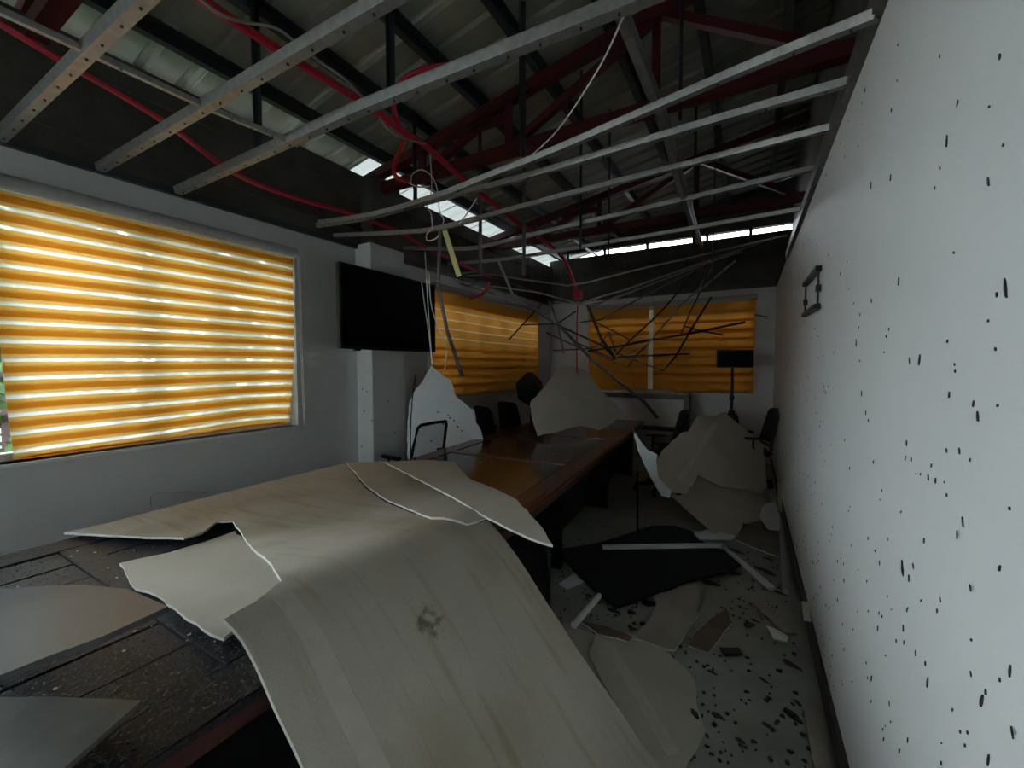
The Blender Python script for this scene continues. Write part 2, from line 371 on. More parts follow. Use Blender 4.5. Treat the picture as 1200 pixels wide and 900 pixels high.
window(3, 'Y', YB+.10, *W3, (-2.37, -1.89, -1.41, -.93, -.45))
window(4, 'X', XL-.10, *W4_ADDED, (-1.36, -.62))  # unseen window added to brighten the right wall
window(5, 'Y', -2.74, *W5_ADDED, (-2.95,))  # unseen window added behind the camera to light column and white board
tag(box('trim_3', 'alu', XL-.10, XL+.015, W1[0], W1[1], W1[2]-.02, W1[2]), kind='structure')
tag(box('trim_4', 'alu', YB and -2.85, .04, YB-.02, YB+.10, 1.12, 1.14), kind='structure')

def zebra_blind(name, axis, c, a0, a1, ztop, zbot, closed, label, wob, sgn=1, group=None, chain=True, seed=0, per=.105, bw=.062, slits=0):
    """two layers of fabric, orange bands between sheer strips; c = plane of the front layer, sgn = direction away from the wall"""
    root = tag(empty(name, ((c, (a0+a1)/2, zbot) if axis == 'X' else ((a0+a1)/2, c, zbot))), label, 'blind', group)
    def pt(a, z, off): return Vector((c+off*sgn, a, z)) if axis == 'X' else Vector((a, c+off*sgn, z))
    n = 14
    def strip(nm, m, za, zb, off):
        if za-zb < .003: return
        b = MB(); rows = []
        for z in (za, (za+zb)/2, zb):
            rows.append([pt(*wob(a0+(a1-a0)*k/n, z, a0, a1, ztop, zbot, off), off+.004*math.sin(9*k/n+z*3)*(ztop-z)) for k in range(n+1)])
        b.loft(rows, closed=False); b.build(nm, m, root, thick=1, smooth=True)
    z = ztop-.02; k = 0
    sh = .023
    while z > zbot+.02:
        for off, s0 in ((0, 0), (-.007, -sh)):
            wd = bw
            if closed:
                wd = per-(.012 if 0 < k <= slits else -.036) if off == 0 else per*(.05+.6*((k*7) % 5)/5)
                if off == 0: off = .0025*(k % 2)
                s0 = 0 if off >= 0 else .02-per
                if off < 0 and 0 < k <= slits: wd = .002
            za = min(z+s0, ztop); zb = max(za-wd, zbot)
            if za > zbot+.003: strip('orange_band', 'orange', za, zb, off)
            ze = max(z+s0-per, zbot)
            if zb > zbot+.001: strip('sheer_band', 'sheer', zb, ze, off)
        z -= per; k += 1
    ra = [pt(*((a0-.03), ztop+.03), 0), pt(*((a1+.03), ztop+.03), 0)]
    MB().tube(ra, .042, 12).build('cassette', 'rail', root, smooth=True)
    e0 = pt(*wob(a0+.02, zbot, a0, a1, ztop, zbot, 0), -.01); mid = [pt(*wob(a0+(a1-a0)*q, zbot, a0, a1, ztop, zbot, 0), -.01) for q in (.02, .25, .5, .75, .98)]
    MB().tube(mid, .010, 8).build('bottom_rail', 'orange' if not closed else 'rail', root, smooth=True)
    if chain:
        a = a1+.045
        MB().tube(smoothpath([pt(a, ztop, .01), pt(a+.005, (ztop+zbot)/2, .012), pt(a+.012, zbot+.08, .02), pt(a+.022, zbot+.07, .02), pt(a+.02, (ztop+zbot)/2, .012), pt(a+.015, ztop, .01)]), .003, 5).build('chain', 'wire', root)
    return root
def wob1(a, z, a0, a1, zt, zb, off):
    t = max(0, (zt-z)/(zt-zb)); s = (a-a0)/(a1-a0)
    da = (.04*(t*t))*(1-s)-.07*t*t*t*s
    dz = t**2*(.035*math.sin(math.pi*s*.9)+.02*s+.012*math.sin(7*s+2*t)*t)
    return a+da, z+dz*(1 if z > zb+.001 else .6)
def wob2(a, z, a0, a1, zt, zb, off):
    t = max(0, (zt-z)/(zt-zb)); s = (a-a0)/(a1-a0)
    return a, z+.012*math.sin(5*s+3*t)*t+.01*math.sin(13*s)*t*(.5 if off else 1)
zebra_blind('zebra_blind', 'X', XL+.055, .585, 2.31, 2.60, 1.085, False, 'large bright orange and white striped blind with crumpled lower edge, left of the television', wob1)
zebra_blind('zebra_blind', 'X', XL+.055, 4.20, 7.28, 2.62, 1.20, True, 'dim orange blind with thin white slits, in the corner right of the television', wob2, chain=False, per=.125, bw=.066, slits=4)
zebra_blind('zebra_blind', 'Y', YB-.055, -2.80, -1.66, 2.70, 1.16, True, 'dim orange blind on the back wall behind the tangle of steel strips', wob2, -1, 'orange blinds on the back wall', False, per=.15, bw=.072)
zebra_blind('zebra_blind', 'Y', YB-.055, -1.58, .02, 2.70, 1.16, True, 'dim orange blind on the back wall behind the black panel on a tripod', wob2, -1, 'orange blinds on the back wall', False, per=.15, bw=.072)

# ------------------------------------------------------------------ outside
tag(box('ground', 'ground', -30, 12, -20, 24, -.5, -.15), kind='structure')
def bush(loc, r, h, n, label, seed):
    rnd = random.Random(seed); t = tag(empty('garden_shrub', loc), label, 'shrub', 'shrubs outside the windows'); b = MB()
    for i in range(n):
        d = Vector((rnd.gauss(0, 1), rnd.gauss(0, 1), rnd.gauss(0, 1))).normalized()*rnd.random()**.4
        p = Vector(loc)+Vector((d.x*r, d.y*r, h*.55+d.z*h*.45)); s = rnd.uniform(.06, .16)
        u = Vector((rnd.gauss(0, 1), rnd.gauss(0, 1), rnd.gauss(0, 1))).normalized(); v = u.orthogonal().normalized()
        q = [b.bm.verts.new(p+u*s), b.bm.verts.new(p+v*s*.4), b.bm.verts.new(p-u*s), b.bm.verts.new(p-v*s*.4)]; b.bm.faces.new(q)
    tag(b.build('foliage', 'green', t, thick=1), kind='stuff')
    MB().tube([Vector(loc), Vector(loc)+Vector((.05, .02, h*.6))], .06, 6).build('stem', 'frame_wood', t)
bush((-5.9, 1.0, -.15), 1.15, 4.6, 1900, 'leafy tree built tall outside to dim the left half of the bright striped blind', 3)  # foliage outside, made tall and dense to dim the striped blind
bush((-6.2, 2.9, -.15), 1.25, 5.0, 1900, 'leafy tree built tall outside to dim the right half of the bright striped blind', 4)  # height and density likewise shaped to hold sky light off the blind
bush((-6.6, 5.3, -.15), 1.2, 4.4, 2000, 'tall leafy tree outside beyond the column', 5)
b = MB(); b.poly([(-4.7, -.1, -.15), (-4.7, .75, -.15), (-4.7, .70, 1.00), (-4.7, .45, 1.08), (-4.7, -.1, 1.0)], Vector((-.3, 0, 0)))
tag(b.build('tarpaulin', 'blue', None, bevel=.02), 'blue tarpaulin heap outside at the left edge of the striped blind', 'tarpaulin')
tag(box('shade_wall', 'blocker', -7.5, 3.0, 9.4, 9.6, -.15, 3.55), kind='structure')  # unseen wall added outside to dim the back blinds
tag(box('shade_wall', 'blocker', -5.15, -5.0, 4.3, 9.4, -.15, 3.05), kind='structure')  # unseen wall added outside to dim the corner blind

# ================================================================== big furniture
def conference_table(label, x0, x1, y0, y1, rails, mtop, rot=None, piv=None, planks=1):
    t = tag(empty('conference_table', ((x0+x1)/2, (y0+y1)/2, 0)), label, 'table')
    zt = .76; bw = .17; g = .004
    for (p, q) in ((x0, x0+bw), (x1-bw, x1)):
        m_ = (p+q)/2
        box('border_board', mtop, p, q, y0, y1, zt-.028, zt, t, .004)
    box('border_board', mtop, x0+bw+g, x1-bw-g, y0, y0+bw, zt-.028, zt, t, .003); box('border_board', mtop, x0+bw+g, x1-bw-g, y1-bw, y1, zt-.028, zt, t, .003)
    ys = [y0+bw]+list(rails)+[y1-bw]
    for r in rails: box('cross_rail', mtop, x0+bw+g, x1-bw-g, r-.05, r+.05, zt-.028, zt, t, .003)
    for p, q in zip(ys, ys[1:]):
        p2 = p+(.05 if p != ys[0] else 0)+g; q2 = q-(.05 if q != ys[-1] else 0)-g
        xa, xb = x0+bw+g, x1-bw-g; wd = (xb-xa)/planks
        for k in range(planks): box('inlay_panel', 'inlay' if planks == 1 else mtop, xa+wd*k+.003, xa+wd*(k+1)-.003, p2, q2, zt-.03, zt-.006-(.002*(k % 2)), t, .003)
    for (xa, xb, ya, yb) in ((x0+.02, x0+.05, y0+.02, y1-.02), (x1-.05, x1-.02, y0+.02, y1-.02), (x0+.05, x1-.05, y0+.02, y0+.05), (x0+.05, x1-.05, y1-.05, y1-.02)):
        box('apron', 'frame_wood', xa, xb, ya, yb, zt-.09, zt-.028, t)
    nped = max(2, int((y1-y0)/1.9)+1)
    for k in range(nped):
        yc = y0+.85+(y1-y0-1.3)*k/(nped-1)
        box('pedestal', 'black', x0+.30, x1-.10, yc-.03, yc+.03, .0, zt-.09, t, .004)
    box('under_shade_panel', 'black', x1-.34, x1-.31, y0+.4, y1-(.4 if rot else .1), .05, zt-.09, t)  # black panel added to stand in for the shade under the table
    if rot: t.rotation_euler.z = rot
    return t
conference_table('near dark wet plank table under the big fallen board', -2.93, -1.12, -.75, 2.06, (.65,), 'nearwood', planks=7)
L2 = 4.45; th = math.radians(3.9); cx, cy = -1.90-.15, 2.13+L2/2
t2 = conference_table('long glossy red brown conference table running towards the back wall', cx-.77, cx+.77, cy-L2/2, cy+L2/2, (3.35, 4.75), 'wood', th)

# television on a bracket in front of the column
tv = tag(empty('television', (-3.22, 3.14, 1.76)), 'large black flat television mounted on the white column', 'television')
box('body', 'black', -3.26, -3.20, 2.49, 3.79, 1.77, 2.545, tv, .008)
box('screen', 'screen', -3.20, -3.197, 2.51, 3.77, 1.80, 2.53, tv)
box('sensor_foot', 'black', -3.24, -3.20, 2.66, 2.71, 1.755, 1.77, tv)
box('wall_mount', 'zincdark', -3.42, -3.26, 3.10, 3.40, 2.0, 2.3, tv)

# office chairs
def make_chair():
    t = empty('office_chair'); ang = 0
    MB().box(-.25, .25, -.23, .25, .43, .50).build('seat', 'mesh', t, .03, True, True)
    # back leaning away (-Y)
    def bk(u, v): return Vector((u*.23*(1-.10*v), -.25-.10*v+.05*u*u, .58+.44*v))
    fr = [bk(-1, 0), bk(-1, .5), bk(-.97, .92), bk(-.85, 1.0), bk(0, 1.03), bk(.85, 1.0), bk(.97, .92), bk(1, .5), bk(1, 0), bk(.85, -.06), bk(0, -.08), bk(-.85, -.06), bk(-1, 0)]
    MB().tube(fr, .017, 6).build('back_frame', 'black', t, smooth=True, local=True)
    b = MB(); rows = [[bk(-1+k/3, v/4*1.0) for k in range(7)] for v in range(5)]; rows2 = [[p+Vector((0, -.008, 0)) for p in r] for r in rows]
    b.loft(rows, closed=False); b.build('back_mesh', 'mesh', t, local=True)
    MB().sweep([(0, -.15, .44), (0, -.27, .46), (0, -.29, .70)], [(-.03, -.012), (.03, -.012), (.03, .012), (-.03, .012)], up=Vector((0, .7, .7))).build('back_support', 'black', t, local=True)
    for s in (-1, 1):
        MB().tube(smoothpath([(s*.24, .02, .46), (s*.30, .03, .50), (s*.30, .03, .66)]), .014, 6).build('arm_post', 'black', t, smooth=True, local=True)
        MB().box(s*.30-.035, s*.30+.035, -.14, .14, .66, .69).build('armrest', 'black', t, .012, True, True)
    MB().tube([(0, 0, .10), (0, 0, .43)], .026, 10).build('gas_column', 'black', t, smooth=True, local=True)
    for k in range(5):
        a = k*2*math.pi/5+.3; e = Vector((math.cos(a), math.sin(a), 0))
        lg = MB().sweep([Vector((0, 0, .115)), e*.29+Vector((0, 0, .085))], [(-.025, -.02), (.025, -.02), (.018, .02), (-.018, .02)]).build('leg', 'black', t, local=True)
        q = Vector((-e.y, e.x, 0))*.022
        c = MB().tube([e*.28-q+Vector((0, 0, .032)), e*.28+q+Vector((0, 0, .032))], .032, 10).build('caster', 'black', None, local=True); c.parent = lg
    return t
ch0 = make_chair(); used = [False]
def chair(x, y, rz_, label, rx=0, ry=0, z=0):
    o = copy_tree(ch0) if used[0] else ch0; used[0] = True
    o.location = (x, y, z); o.rotation_euler = (rx, ry, rz_); tag(o, label, 'chair', 'black office chairs'); return o
R = math.radians
tvc = chair(-3.16, 3.36, R(84), 'black mesh office chair below the television, in front of the white leaning board')
chair(-3.30, 6.0, R(-15), 'black office chair on the window side of the long table, nearest the black loudspeaker')
chair(-3.20, 5.2, R(-25), 'black mesh office chair close against the window side of the long table')
chair(-2.03, 2.50, 0, 'overturned black office chair on its side under the long table, right of the huge board', 0, R(90), .335)
chair(-1.02, 5.55, R(110), 'black office chair at the far aisle side of the long table')
chair(-.02, 6.5, R(105), 'black office chair by the tripod in the far right corner')

for c_ in tvc.children:
    if c_.name.startswith('back_mesh'): c_.data = c_.data.copy(); c_.data.materials[0] = M['netting']
# loudspeaker on a pole in the far corner
sp = tag(empty('loudspeaker', (-3.16, 6.1, 0)), 'black six-sided loudspeaker on a pole in the far left corner', 'loudspeaker')
cpx = [(618, 436), (630, 449), (633, 464), (620, 476), (607, 468), (604, 449)]
pp = [onY(x, y, 6.0) for x, y in cpx]
MB().poly(pp, Vector((-.04, .26, 0))).build('cabinet', 'black', sp, .012)
c_ = sum(pp, Vector())/6
MB().poly([c_+(p-c_)*.82+Vector((0, -.012, 0)) for p in pp], Vector((0, .010, 0))).build('grille', 'mesh', sp)
MB().tube([(c_.x, 6.12, 0.02), (c_.x, 6.12, c_.z-.15)], .02, 8).build('pole', 'black', sp, smooth=True)
for k in range(3):
    a = k*2.09+.4; MB().tube([(c_.x, 6.12, .45), (c_.x+.32*math.cos(a), 6.12+.32*math.sin(a), .015)], .013, 6).build('leg', 'black', sp)

# tripod with black panel
st = tag(empty('tripod_panel', (-.25, 7.1, 0)), 'black rectangular light panel on a tripod in front of the right back blind', 'light panel')
p0 = onY(840, 410, 7.1); p1 = onY(883, 431, 7.1); xc = onY(858, 450, 7.1).x
box('panel', 'black', p0.x, p1.x, 7.07, 7.12, p1.z, p0.z, st, .008)
box('panel_face', 'screen', p0.x+.02, p1.x-.02, 7.064, 7.07, p1.z+.02, p0.z-.02, st)
MB().tube([(xc, 7.1, .35), (xc, 7.1, p1.z)], .020, 8).build('pole', 'black', st, smooth=True)
MB().tube([(xc, 7.1, 1.10), (xc, 7.1, 1.16)], .034, 8).build('collar', 'black', st, smooth=True)
MB().tube([(xc, 7.1, .86), (xc, 7.1, .94)], .045, 8).build('hub', 'black', st, smooth=True)
for k in range(3):
    a = k*2.09+.9; MB().tube([(xc, 7.1, .90), (xc+.10*math.cos(a), 7.1+.1*math.sin(a), .86), (xc+.36*math.cos(a), 7.2+.36*math.sin(a), .015)], .017, 6).build('leg', 'black', st)

# wood framed white panel console below the back window
cs = tag(empty('framed_whiteboard', (-1.65, 7.6, 0)), 'low white panel in a dark wooden frame under the back window', 'whiteboard')
cx0, cx1 = -2.46, -.90
box('panel', 'wall', cx0+.06, cx1-.06, 7.58, 7.60, .56, 1.04, cs)
box('frame_board', 'frame_wood', cx0, cx1, 7.50, 7.68, 1.04, 1.12, cs, .006); box('frame_board', 'frame_wood', cx0, cx1, 7.50, 7.68, .49, .55, cs, .006)
box('frame_board', 'frame_wood', cx0, cx0+.07, 7.50, 7.68, .55, 1.04, cs, .006); box('frame_board', 'frame_wood', cx1-.09, cx1, 7.50, 7.68, .55, 1.04, cs, .006)
for x in (cx0+.04, cx1-.12): box('leg', 'frame_wood', x, x+.07, 7.53, 7.65, 0, .49, cs)

# bracket on the right wall
br = tag(empty('wall_bracket', (xr(3.3), 3.3, 1.95)), 'small empty black mounting bracket high on the white right wall', 'bracket')
ya, yb_ = 3.02, 3.72
for z0_, z1_ in ((2.17, 2.20), (1.95, 1.97)):
    b = MB(); b.poly([(xr(ya)-.005, ya, z0_), (xr(yb_)-.005, yb_, z0_+.02), (xr(yb_)-.005, yb_, z0_+.045), (xr(ya)-.005, ya, z0_+.03)], Vector((-.03, 0, 0))); b.build('rail', 'black', br)
for y_ in (ya+.02, yb_-.05): MB().tube([(xr(y_)-.018, y_, 1.97), (xr(y_)-.018, y_, 2.18)], .006, 6).build('rod', 'black', br)
for y_ in (ya+.02, yb_-.05): box('clip', 'black', xr(y_)-.03, xr(y_)-.005, y_-.015, y_+.015, 2.05, 2.09, br)

# ================================================================== fallen boards
PR = [(-3.4, .775), (-2.9, .79), (-2.5, .80), (-1.9, .85), (-1.5, .925), (-1.25, .965), (-1.12, .94), (-1.0, .85), (-.88, .73), (-.28, .012), (.5, .012)]
def prof_(x):
    for a, c in zip(PR, PR[1:]):
        if a[0] <= x <= c[0]:
            t = (x-a[0])/(c[0]-a[0]); return a[1]+(c[1]-a[1])*t
    return .775 if x < -3 else .012
def SA(x, y):
    z = (prof_(x-.06)+prof_(x)*2+prof_(x+.06))/4
    k = max(0, min(1, (x+2.6)/1.2))*max(0, min(1, (-.28-x)/.7))
    return z-.085*k*(y-.75)
OUT = [(75, 624), (130, 612), (190, 596), (300, 568), (403, 543), (428, 572), (460, 592), (505, 609), (545, 616), (572, 610), (640, 705), (700, 795), (775, 900),
       ('w', -.27, 1.72), ('w', -.27, .60), (355, 900), (322, 830), (300, 780), (284, 750), (262, 726), (300, 705), (330, 681), (312, 655), (288, 632), (272, 610), (255, 611), (236, 624), (215, 630), (150, 628)]
def plan(o, f): return [(q[1], q[2]) if q[0] == 'w' else tuple(hit(q[0], q[1], f)[:2]) for q in o]
sm = hit(503, 728, SA)
SMUDGE = (0, 0, 0)
polyA = plan(OUT, SA)
big = sheet('ceiling_board', polyA, lambda x, y: Vector((x, y, SA(x, y))), BD, .011, .06, .004)
SMUDGE = tuple(sm-WL[big.name])
M['paper'] = mat_board('stained_plasterboard_paper', (.57, .52, .43))
big.data.materials[0] = M['paper']
tag(big, 'huge stained beige ceiling board bent over the near table down to the floor', 'ceiling board')
# joint tape running down it
tp0 = hit(338, 700, SA); tp1 = hit(432, 890, SA)
yt0, yt1 = tp0.y, tp1.y
tape = [(-1.17, yt0-.035), (-1.17, yt0+.02), (-.95, (yt0+yt1)/2+.025), (-.40, yt1+.05), (-.40, yt1-.02), (-.95, (yt0+yt1)/2-.04)]
M['tape'] = mat('joint_tape', (.60, .55, .46), .85, var=.08, vscale=20)
sheet('joint_tape', tape, lambda x, y: Vector((x, y, SA(x, y)+.0012)), ('tape', 'tape', 'tape'), .001, .05, .003, big)
# plain-paper version for the other pieces
SMUDGE = (9, 9, 9)
M['paper2'] = mat_board('plasterboard_paper', (.57, .52, .43), False)
P2 = ('paper2', 'white', 'core')
def SB(x, y): return SA(x, y)+.005
o = sheet('ceiling_board', plan([(405, 543), (447, 541), (500, 566), (572, 607), (548, 615), (505, 607), (462, 590), (430, 570)], SB), lambda x, y: Vector((x, y, SB(x, y)+.004)), P2, .010, .07, .004, seed=4)
tag(o, 'narrow beige board strip along the far edge of the huge bent board', 'ceiling board')
def SC(x, y): return .868+.02*math.sin((x+2)*1.4)-.05*max(0, x+1.25)
o = sheet('ceiling_board', plan([(450, 541), (500, 539), (533, 541), (541, 552), (552, 562), (585, 575), (606, 586), (630, 612), (648, 639), (630, 634), (600, 621), (572, 607), (520, 577), (480, 556)], SC), lambda x, y: Vector((x, y, SC(x, y))), P2, .010, .07, .005, seed=5)
tag(o, 'curved pointed pale board reaching over the long table edge, beyond the huge board', 'ceiling board')
def SD(x, y): return .775+.05*max(0, min(1, (x+2.2)/.9))
o = sheet('ceiling_board', plan([(140, 660), (200, 647), (255, 630), (275, 622), (296, 640), (316, 662), (332, 682), (305, 706), (268, 730), (272, 740), (262, 748), (238, 737), (205, 712), (184, 697), (160, 690), (150, 676)], SD), lambda x, y: Vector((x, y, SD(x, y))), P2, .010, .06, .006, seed=6)
tag(o, 'torn pale board scrap lying on the near table beside the notch of the huge board', 'ceiling board')
def SG(x, y):
    return .785+.24*(x+2.45)-.05*max(0, x+1.75)
o = sheet('acrylic_panel', plan([(-90, 712), (0, 690), (60, 686), (150, 690), (197, 711), (120, 746), (60, 768), (0, 792), (-90, 835)], SG), lambda x, y: Vector((x, y, SG(x, y))), ('gloss', 'gloss', 'gloss'), .012, .05, .0)
tag(o, 'glossy black curved panel lying on the near table', 'panel')
def SH(x, y): return .812+.02*(x+1.4)
o = sheet('board_scrap', plan([(-90, 815), (0, 817), (60, 817), (166, 821), (120, 862), (70, 905), (-90, 1010)], SH), lambda x, y: Vector((x, y, SH(x, y))), ('darkboard', 'darkboard', 'darkboard'), .012, .06, .002)
tag(o, 'wet dark grey triangular board at the near corner of the near table', 'board')
# white board standing between table and column
o = pix_sheet('ceiling_board', [(505, 429), (513, 435), (519, 440), (528, 446), (532, 458), (533, 463), (547, 475), (556, 481), (557, 494), (564, 505), (570, 530), (572, 560), (478, 560), (478, 500), (480, 470), (488, 455), (497, 444)], (-2.98, 3.75, .9), (.72, -.68, .12), WB, .010,
              bulge=lambda a, b: -.9*max(0, -a-.14)**2, step=.06, seed=8)
tag(o, 'bright white torn board standing upright between the column and the long table', 'ceiling board')
# beige board leaning on the long table
d_ = Vector((.52, .85, 0)).normalized(); nh = Vector((-.85, .52, 0)).normalized(); up_ = (nh*math.sin(R(38))+Vector((0, 0, 1))*math.cos(R(38)))
o = pix_sheet('ceiling_board', [(675, 430), (684, 434), (692, 441), (701, 455), (720, 472), (734, 484), (718, 496), (702, 505), (692, 502), (680, 500), (665, 503), (650, 508), (638, 509), (630, 512), (626, 500), (622, 484), (621, 472), (632, 460), (645, 445), (650, 433), (662, 430)],
              onZ(632, 512, .785), d_.cross(up_), P2, .010, bulge=lambda a, b: .03*math.sin(a*2+.5), step=.08, seed=9)
tag(o, 'beige torn board leaning on the middle of the long table', 'ceiling board')
# boards in the aisle
fl0, fl1 = onZ(848, 632, .02), onZ(893, 606, .02); dd = (fl1-fl0).normalized(); pr_ = Vector((-dd.y, dd.x, 0))
if pr_.y < 0: pr_ = -pr_
nl = dd.cross((pr_*.9+Vector((0, 0, .38))).normalized())
def z8(*l): return [(730+x/5.295, 470+y/5.295) for x, y in l]
o = pix_sheet('ceiling_board', z8((455, 455), (600, 530), (760, 545), (860, 590), (900, 640), (865, 690), (850, 740), (745, 765), (725, 815), (660, 850), (610, 862), (450, 720), (300, 585), (395, 578)), fl0, nl, P2, .010, step=.09, seed=10)
tag(o, 'beige board lying on the aisle floor at the foot of the leaning board', 'ceiling board')
k0, k1 = onP(805, 578, fl0, nl), onP(892, 576, fl0, nl); k2 = onY(851, 482, 6.2)
nu = (k1-k0).cross(k2-k0).normalized(); nu = nu if nu.dot(CAM-k0) > 0 else -nu
o = pix_sheet('ceiling_board', z8((430, 130), (460, 90), (560, 97), (640, 60), (690, 105), (780, 175), (880, 262), (895, 380), (905, 520), (870, 575), (760, 548), (600, 535), (455, 460), (430, 520), (400, 575), (300, 562), (218, 468), (207, 372), (240, 320), (300, 250), (350, 205), (400, 190)), k0, nu, P2, .010, bulge=lambda a, b: .03*math.sin(a*3), step=.09, seed=11)
tag(o, 'large beige board leaning steeply in the far aisle by the right wall', 'ceiling board')
SMT = [z8((330, 500))[0], z8((560, 150))[0]]
ta, tb = onP(*SMT[0], k0, nu), onP(*SMT[1], k0, nu)
MB().sweep([ta+nu*.035, tb+nu*.04], [(-.035, -.002), (.035, -.002), (.035, .002), (-.035, .002)], up=nu).build('joint_tape', 'tape', o)
cp = onP(780, 580, fl0, nl)
o = pix_sheet('ceiling_board', z8((58, 158), (80, 205), (110, 250), (150, 300), (215, 332), (207, 372), (220, 470), (300, 560), (290, 602), (238, 588), (160, 450), (95, 315)), cp, (.35, -.9, .25), WB, .010, step=.06, seed=12)
tag(o, 'narrow white curled board edge sticking up beside the long table leg', 'ceiling board')
o = pix_sheet('ceiling_board', [(766, 512), (797, 507), (794, 520), (786, 532), (772, 530)], (-.95, 5.9, .6), (.1, -1, .5), ('brown', 'brown', 'core'), step=.06)
tag(o, 'small brown board scrap behind the white curled board edge', 'ceiling board')
# flat pieces on the floor
def floor_sheet(px, z, mats, label, name='ceiling_board', seed=1, lift=0, cat='ceiling board', thick=.010):
    poly = [tuple(onZ(x, y, z)[:2]) for x, y in px]
    return tag(sheet(name, poly, lambda x, y: Vector((x, y, z+lift*(.5+.5*math.sin(x*5+y*3)))), mats, thick, .08, .006, seed=seed), label, cat)
floor_sheet([(660, 730), (697, 744), (690, 770), (720, 800), (780, 905), (700, 905), (640, 770)], .016, P2, 'beige board on the floor just right of the huge bent board edge', seed=20)
fb = floor_sheet([(708, 737), (735, 742), (778, 757), (790, 772), (808, 788), (815, 800), (816, 826), (827, 856), (815, 880), (800, 905), (770, 905), (722, 830), (690, 765), (698, 745)], .030, P2, 'large beige board flat on the floor with a notched right edge', seed=21)
MB().sweep([onZ(712, 752, .0315), onZ(790, 885, .0315)], [(-.03, -.0012), (.03, -.0012), (.03, .0012), (-.03, .0012)]).build('joint_tape', 'tape', fb)
floor_sheet([(766, 698), (790, 690), (818, 684), (821, 705), (816, 725), (803, 742), (790, 762), (744, 748), (758, 728), (770, 706)], .046, BD, 'light tan board piece on the floor below the black cloth', seed=22)
floor_sheet([(851, 712), (857, 729), (846, 745), (836, 757), (830, 765), (807, 756), (815, 741), (832, 726)], .016, ('brown', 'brown', 'core'), 'small brown pointed board piece on the floor in mid aisle', seed=23)
floor_sheet([(680, 728), (710, 734), (742, 746), (738, 752), (700, 742)], .045, ('brown', 'brown', 'core'), 'thin brown board sliver between the two beige floor boards', seed=24)
floor_sheet([(877, 702), (892, 703), (930, 733), (934, 742), (920, 742)], .016, BD, 'long thin tan board sliver on the floor by the right wall', seed=25)
floor_sheet([(894, 590), (908, 588), (914, 604), (914, 622), (900, 620), (890, 606)], .06, WB, 'small whitish board piece against the right wall', seed=26)
floor_sheet([(872, 614), (912, 620), (916, 634), (912, 652), (900, 648), (862, 632)], .03, ('darkboard', 'darkboard', 'core'), 'dark grey board piece on the floor beside the right wall', seed=27)
floor_sheet([(754, 596), (800, 590), (822, 612), (826, 622), (752, 620)], .014, BD, 'dull board on the floor under the far end of the long table', seed=28)
floor_sheet([(813, 624), (833, 620), (862, 628), (858, 632), (820, 632)], .05, WB, 'small white board sliver behind the bent white channel', seed=29)
floor_sheet([(655, 684), (672, 672), (688, 672), (690, 680), (664, 690)], .014, WB, 'small white board sliver left of the black cloth', seed=30)
floor_sheet([(898, 733), (912, 738), (925, 746), (922, 752), (906, 748)], .03, WB, 'tiny white board flake by the right wall baseboard', seed=31)
# black cloth
o = floor_sheet([(652, 647), (700, 636), (740, 627), (765, 619), (790, 617), (810, 622), (830, 640), (852, 646), (869, 660), (850, 672), (815, 683), (770, 696), (722, 711), (704, 697), (680, 676)], .035, ('cloth', 'cloth', 'cloth'), 'soaked black cloth spread on the floor below the white bent channel', 'cloth', 33, .03, 'cloth', .02)

# ================================================================== steel ceiling channels
CH = [(-.025, .022), (-.020, .022), (-.013, -.003), (.013, -.003), (.020, .022), (.025, .022), (.025, .019), (.017, -.010), (-.017, -.010), (-.025, .019)]
def channel(pts, label, m='zinc', sc=1.0, group='steel ceiling channels', name='ceiling_channel', screws=0, smooth=False):
    P = [at(p) if len(p) == 4 else Vector(p) for p in pts]
    if smooth: P = smoothpath(P, 4)
    c = sum(P, Vector())/len(P); t = tag(empty(name, P[0]), label, 'channel', group)
    MB().sweep(P, [(x*sc, y*sc) for x, y in CH]).build('rail', m, t)
    if screws:
        for k in range(screws):
            u = (k+.5)/screws*(len(P)-1); i = int(u); q = P[i].lerp(P[min(i+1, len(P)-1)], u-i)
            MB().tube([q+Vector((.006*((k % 2)*2-1), 0, -.010*sc)), q+Vector((.006*((k % 2)*2-1), 0, -.016*sc))], .005, 6).build('screw', 'purlin', t)
    return t
Z = 'Z'
channel([(-3.62, .64, ZC), (.1, .68, ZC)], 'steel channel crossing the top left corner above the bright blind', screws=22, sc=1.25)
channel([(-3.62, 1.05, ZC), (.1, 1.09, ZC)], 'second steel channel from the top left corner', screws=22, sc=1.25)
channel([(-3.60, 1.46, ZC), (-1.7, 1.45, ZC), (.1, 1.52, ZC)], 'third steel channel from the top left corner, widest across the top', screws=24, sc=1.35)
channel([(-2.34, -.4, ZC+.004), (-2.32, 1.08, ZC+.004), (-2.26, 1.50, ZC+.004)], 'slender channel joining the first three channels at top left', sc=.7, screws=9)
channel([(1028, 20, 'X', .335), (860, 88, 'Y', 2.1), (650, 178, Z, 2.84), (580, 205, Z, 2.82), (513, 231, Z, 2.80), (440, 252, Z, 2.81), (375, 262, Z, 2.84)], 'highest of the five channels meeting the right wall, sagging to the left', screws=14, smooth=True)
channel([(998, 97, 'X', .335), (820, 148, 'Y', 2.40), (600, 213, 'Y', 2.45), (533, 229, 'Y', 2.45), (430, 256, 'Y', 2.45), (372, 265, Z, 2.84)], 'second highest of the five channels meeting the right wall', screws=12, smooth=True)
channel([(978, 150, 'X', .335), (800, 195, 'Y', 2.92), (650, 233, 'Y', 2.98), (520, 267, 'Y', 3.0), (470, 273, 'Y', 2.95), (392, 277, Z, 2.90)], 'third highest of the five channels meeting the right wall', screws=10, smooth=True)
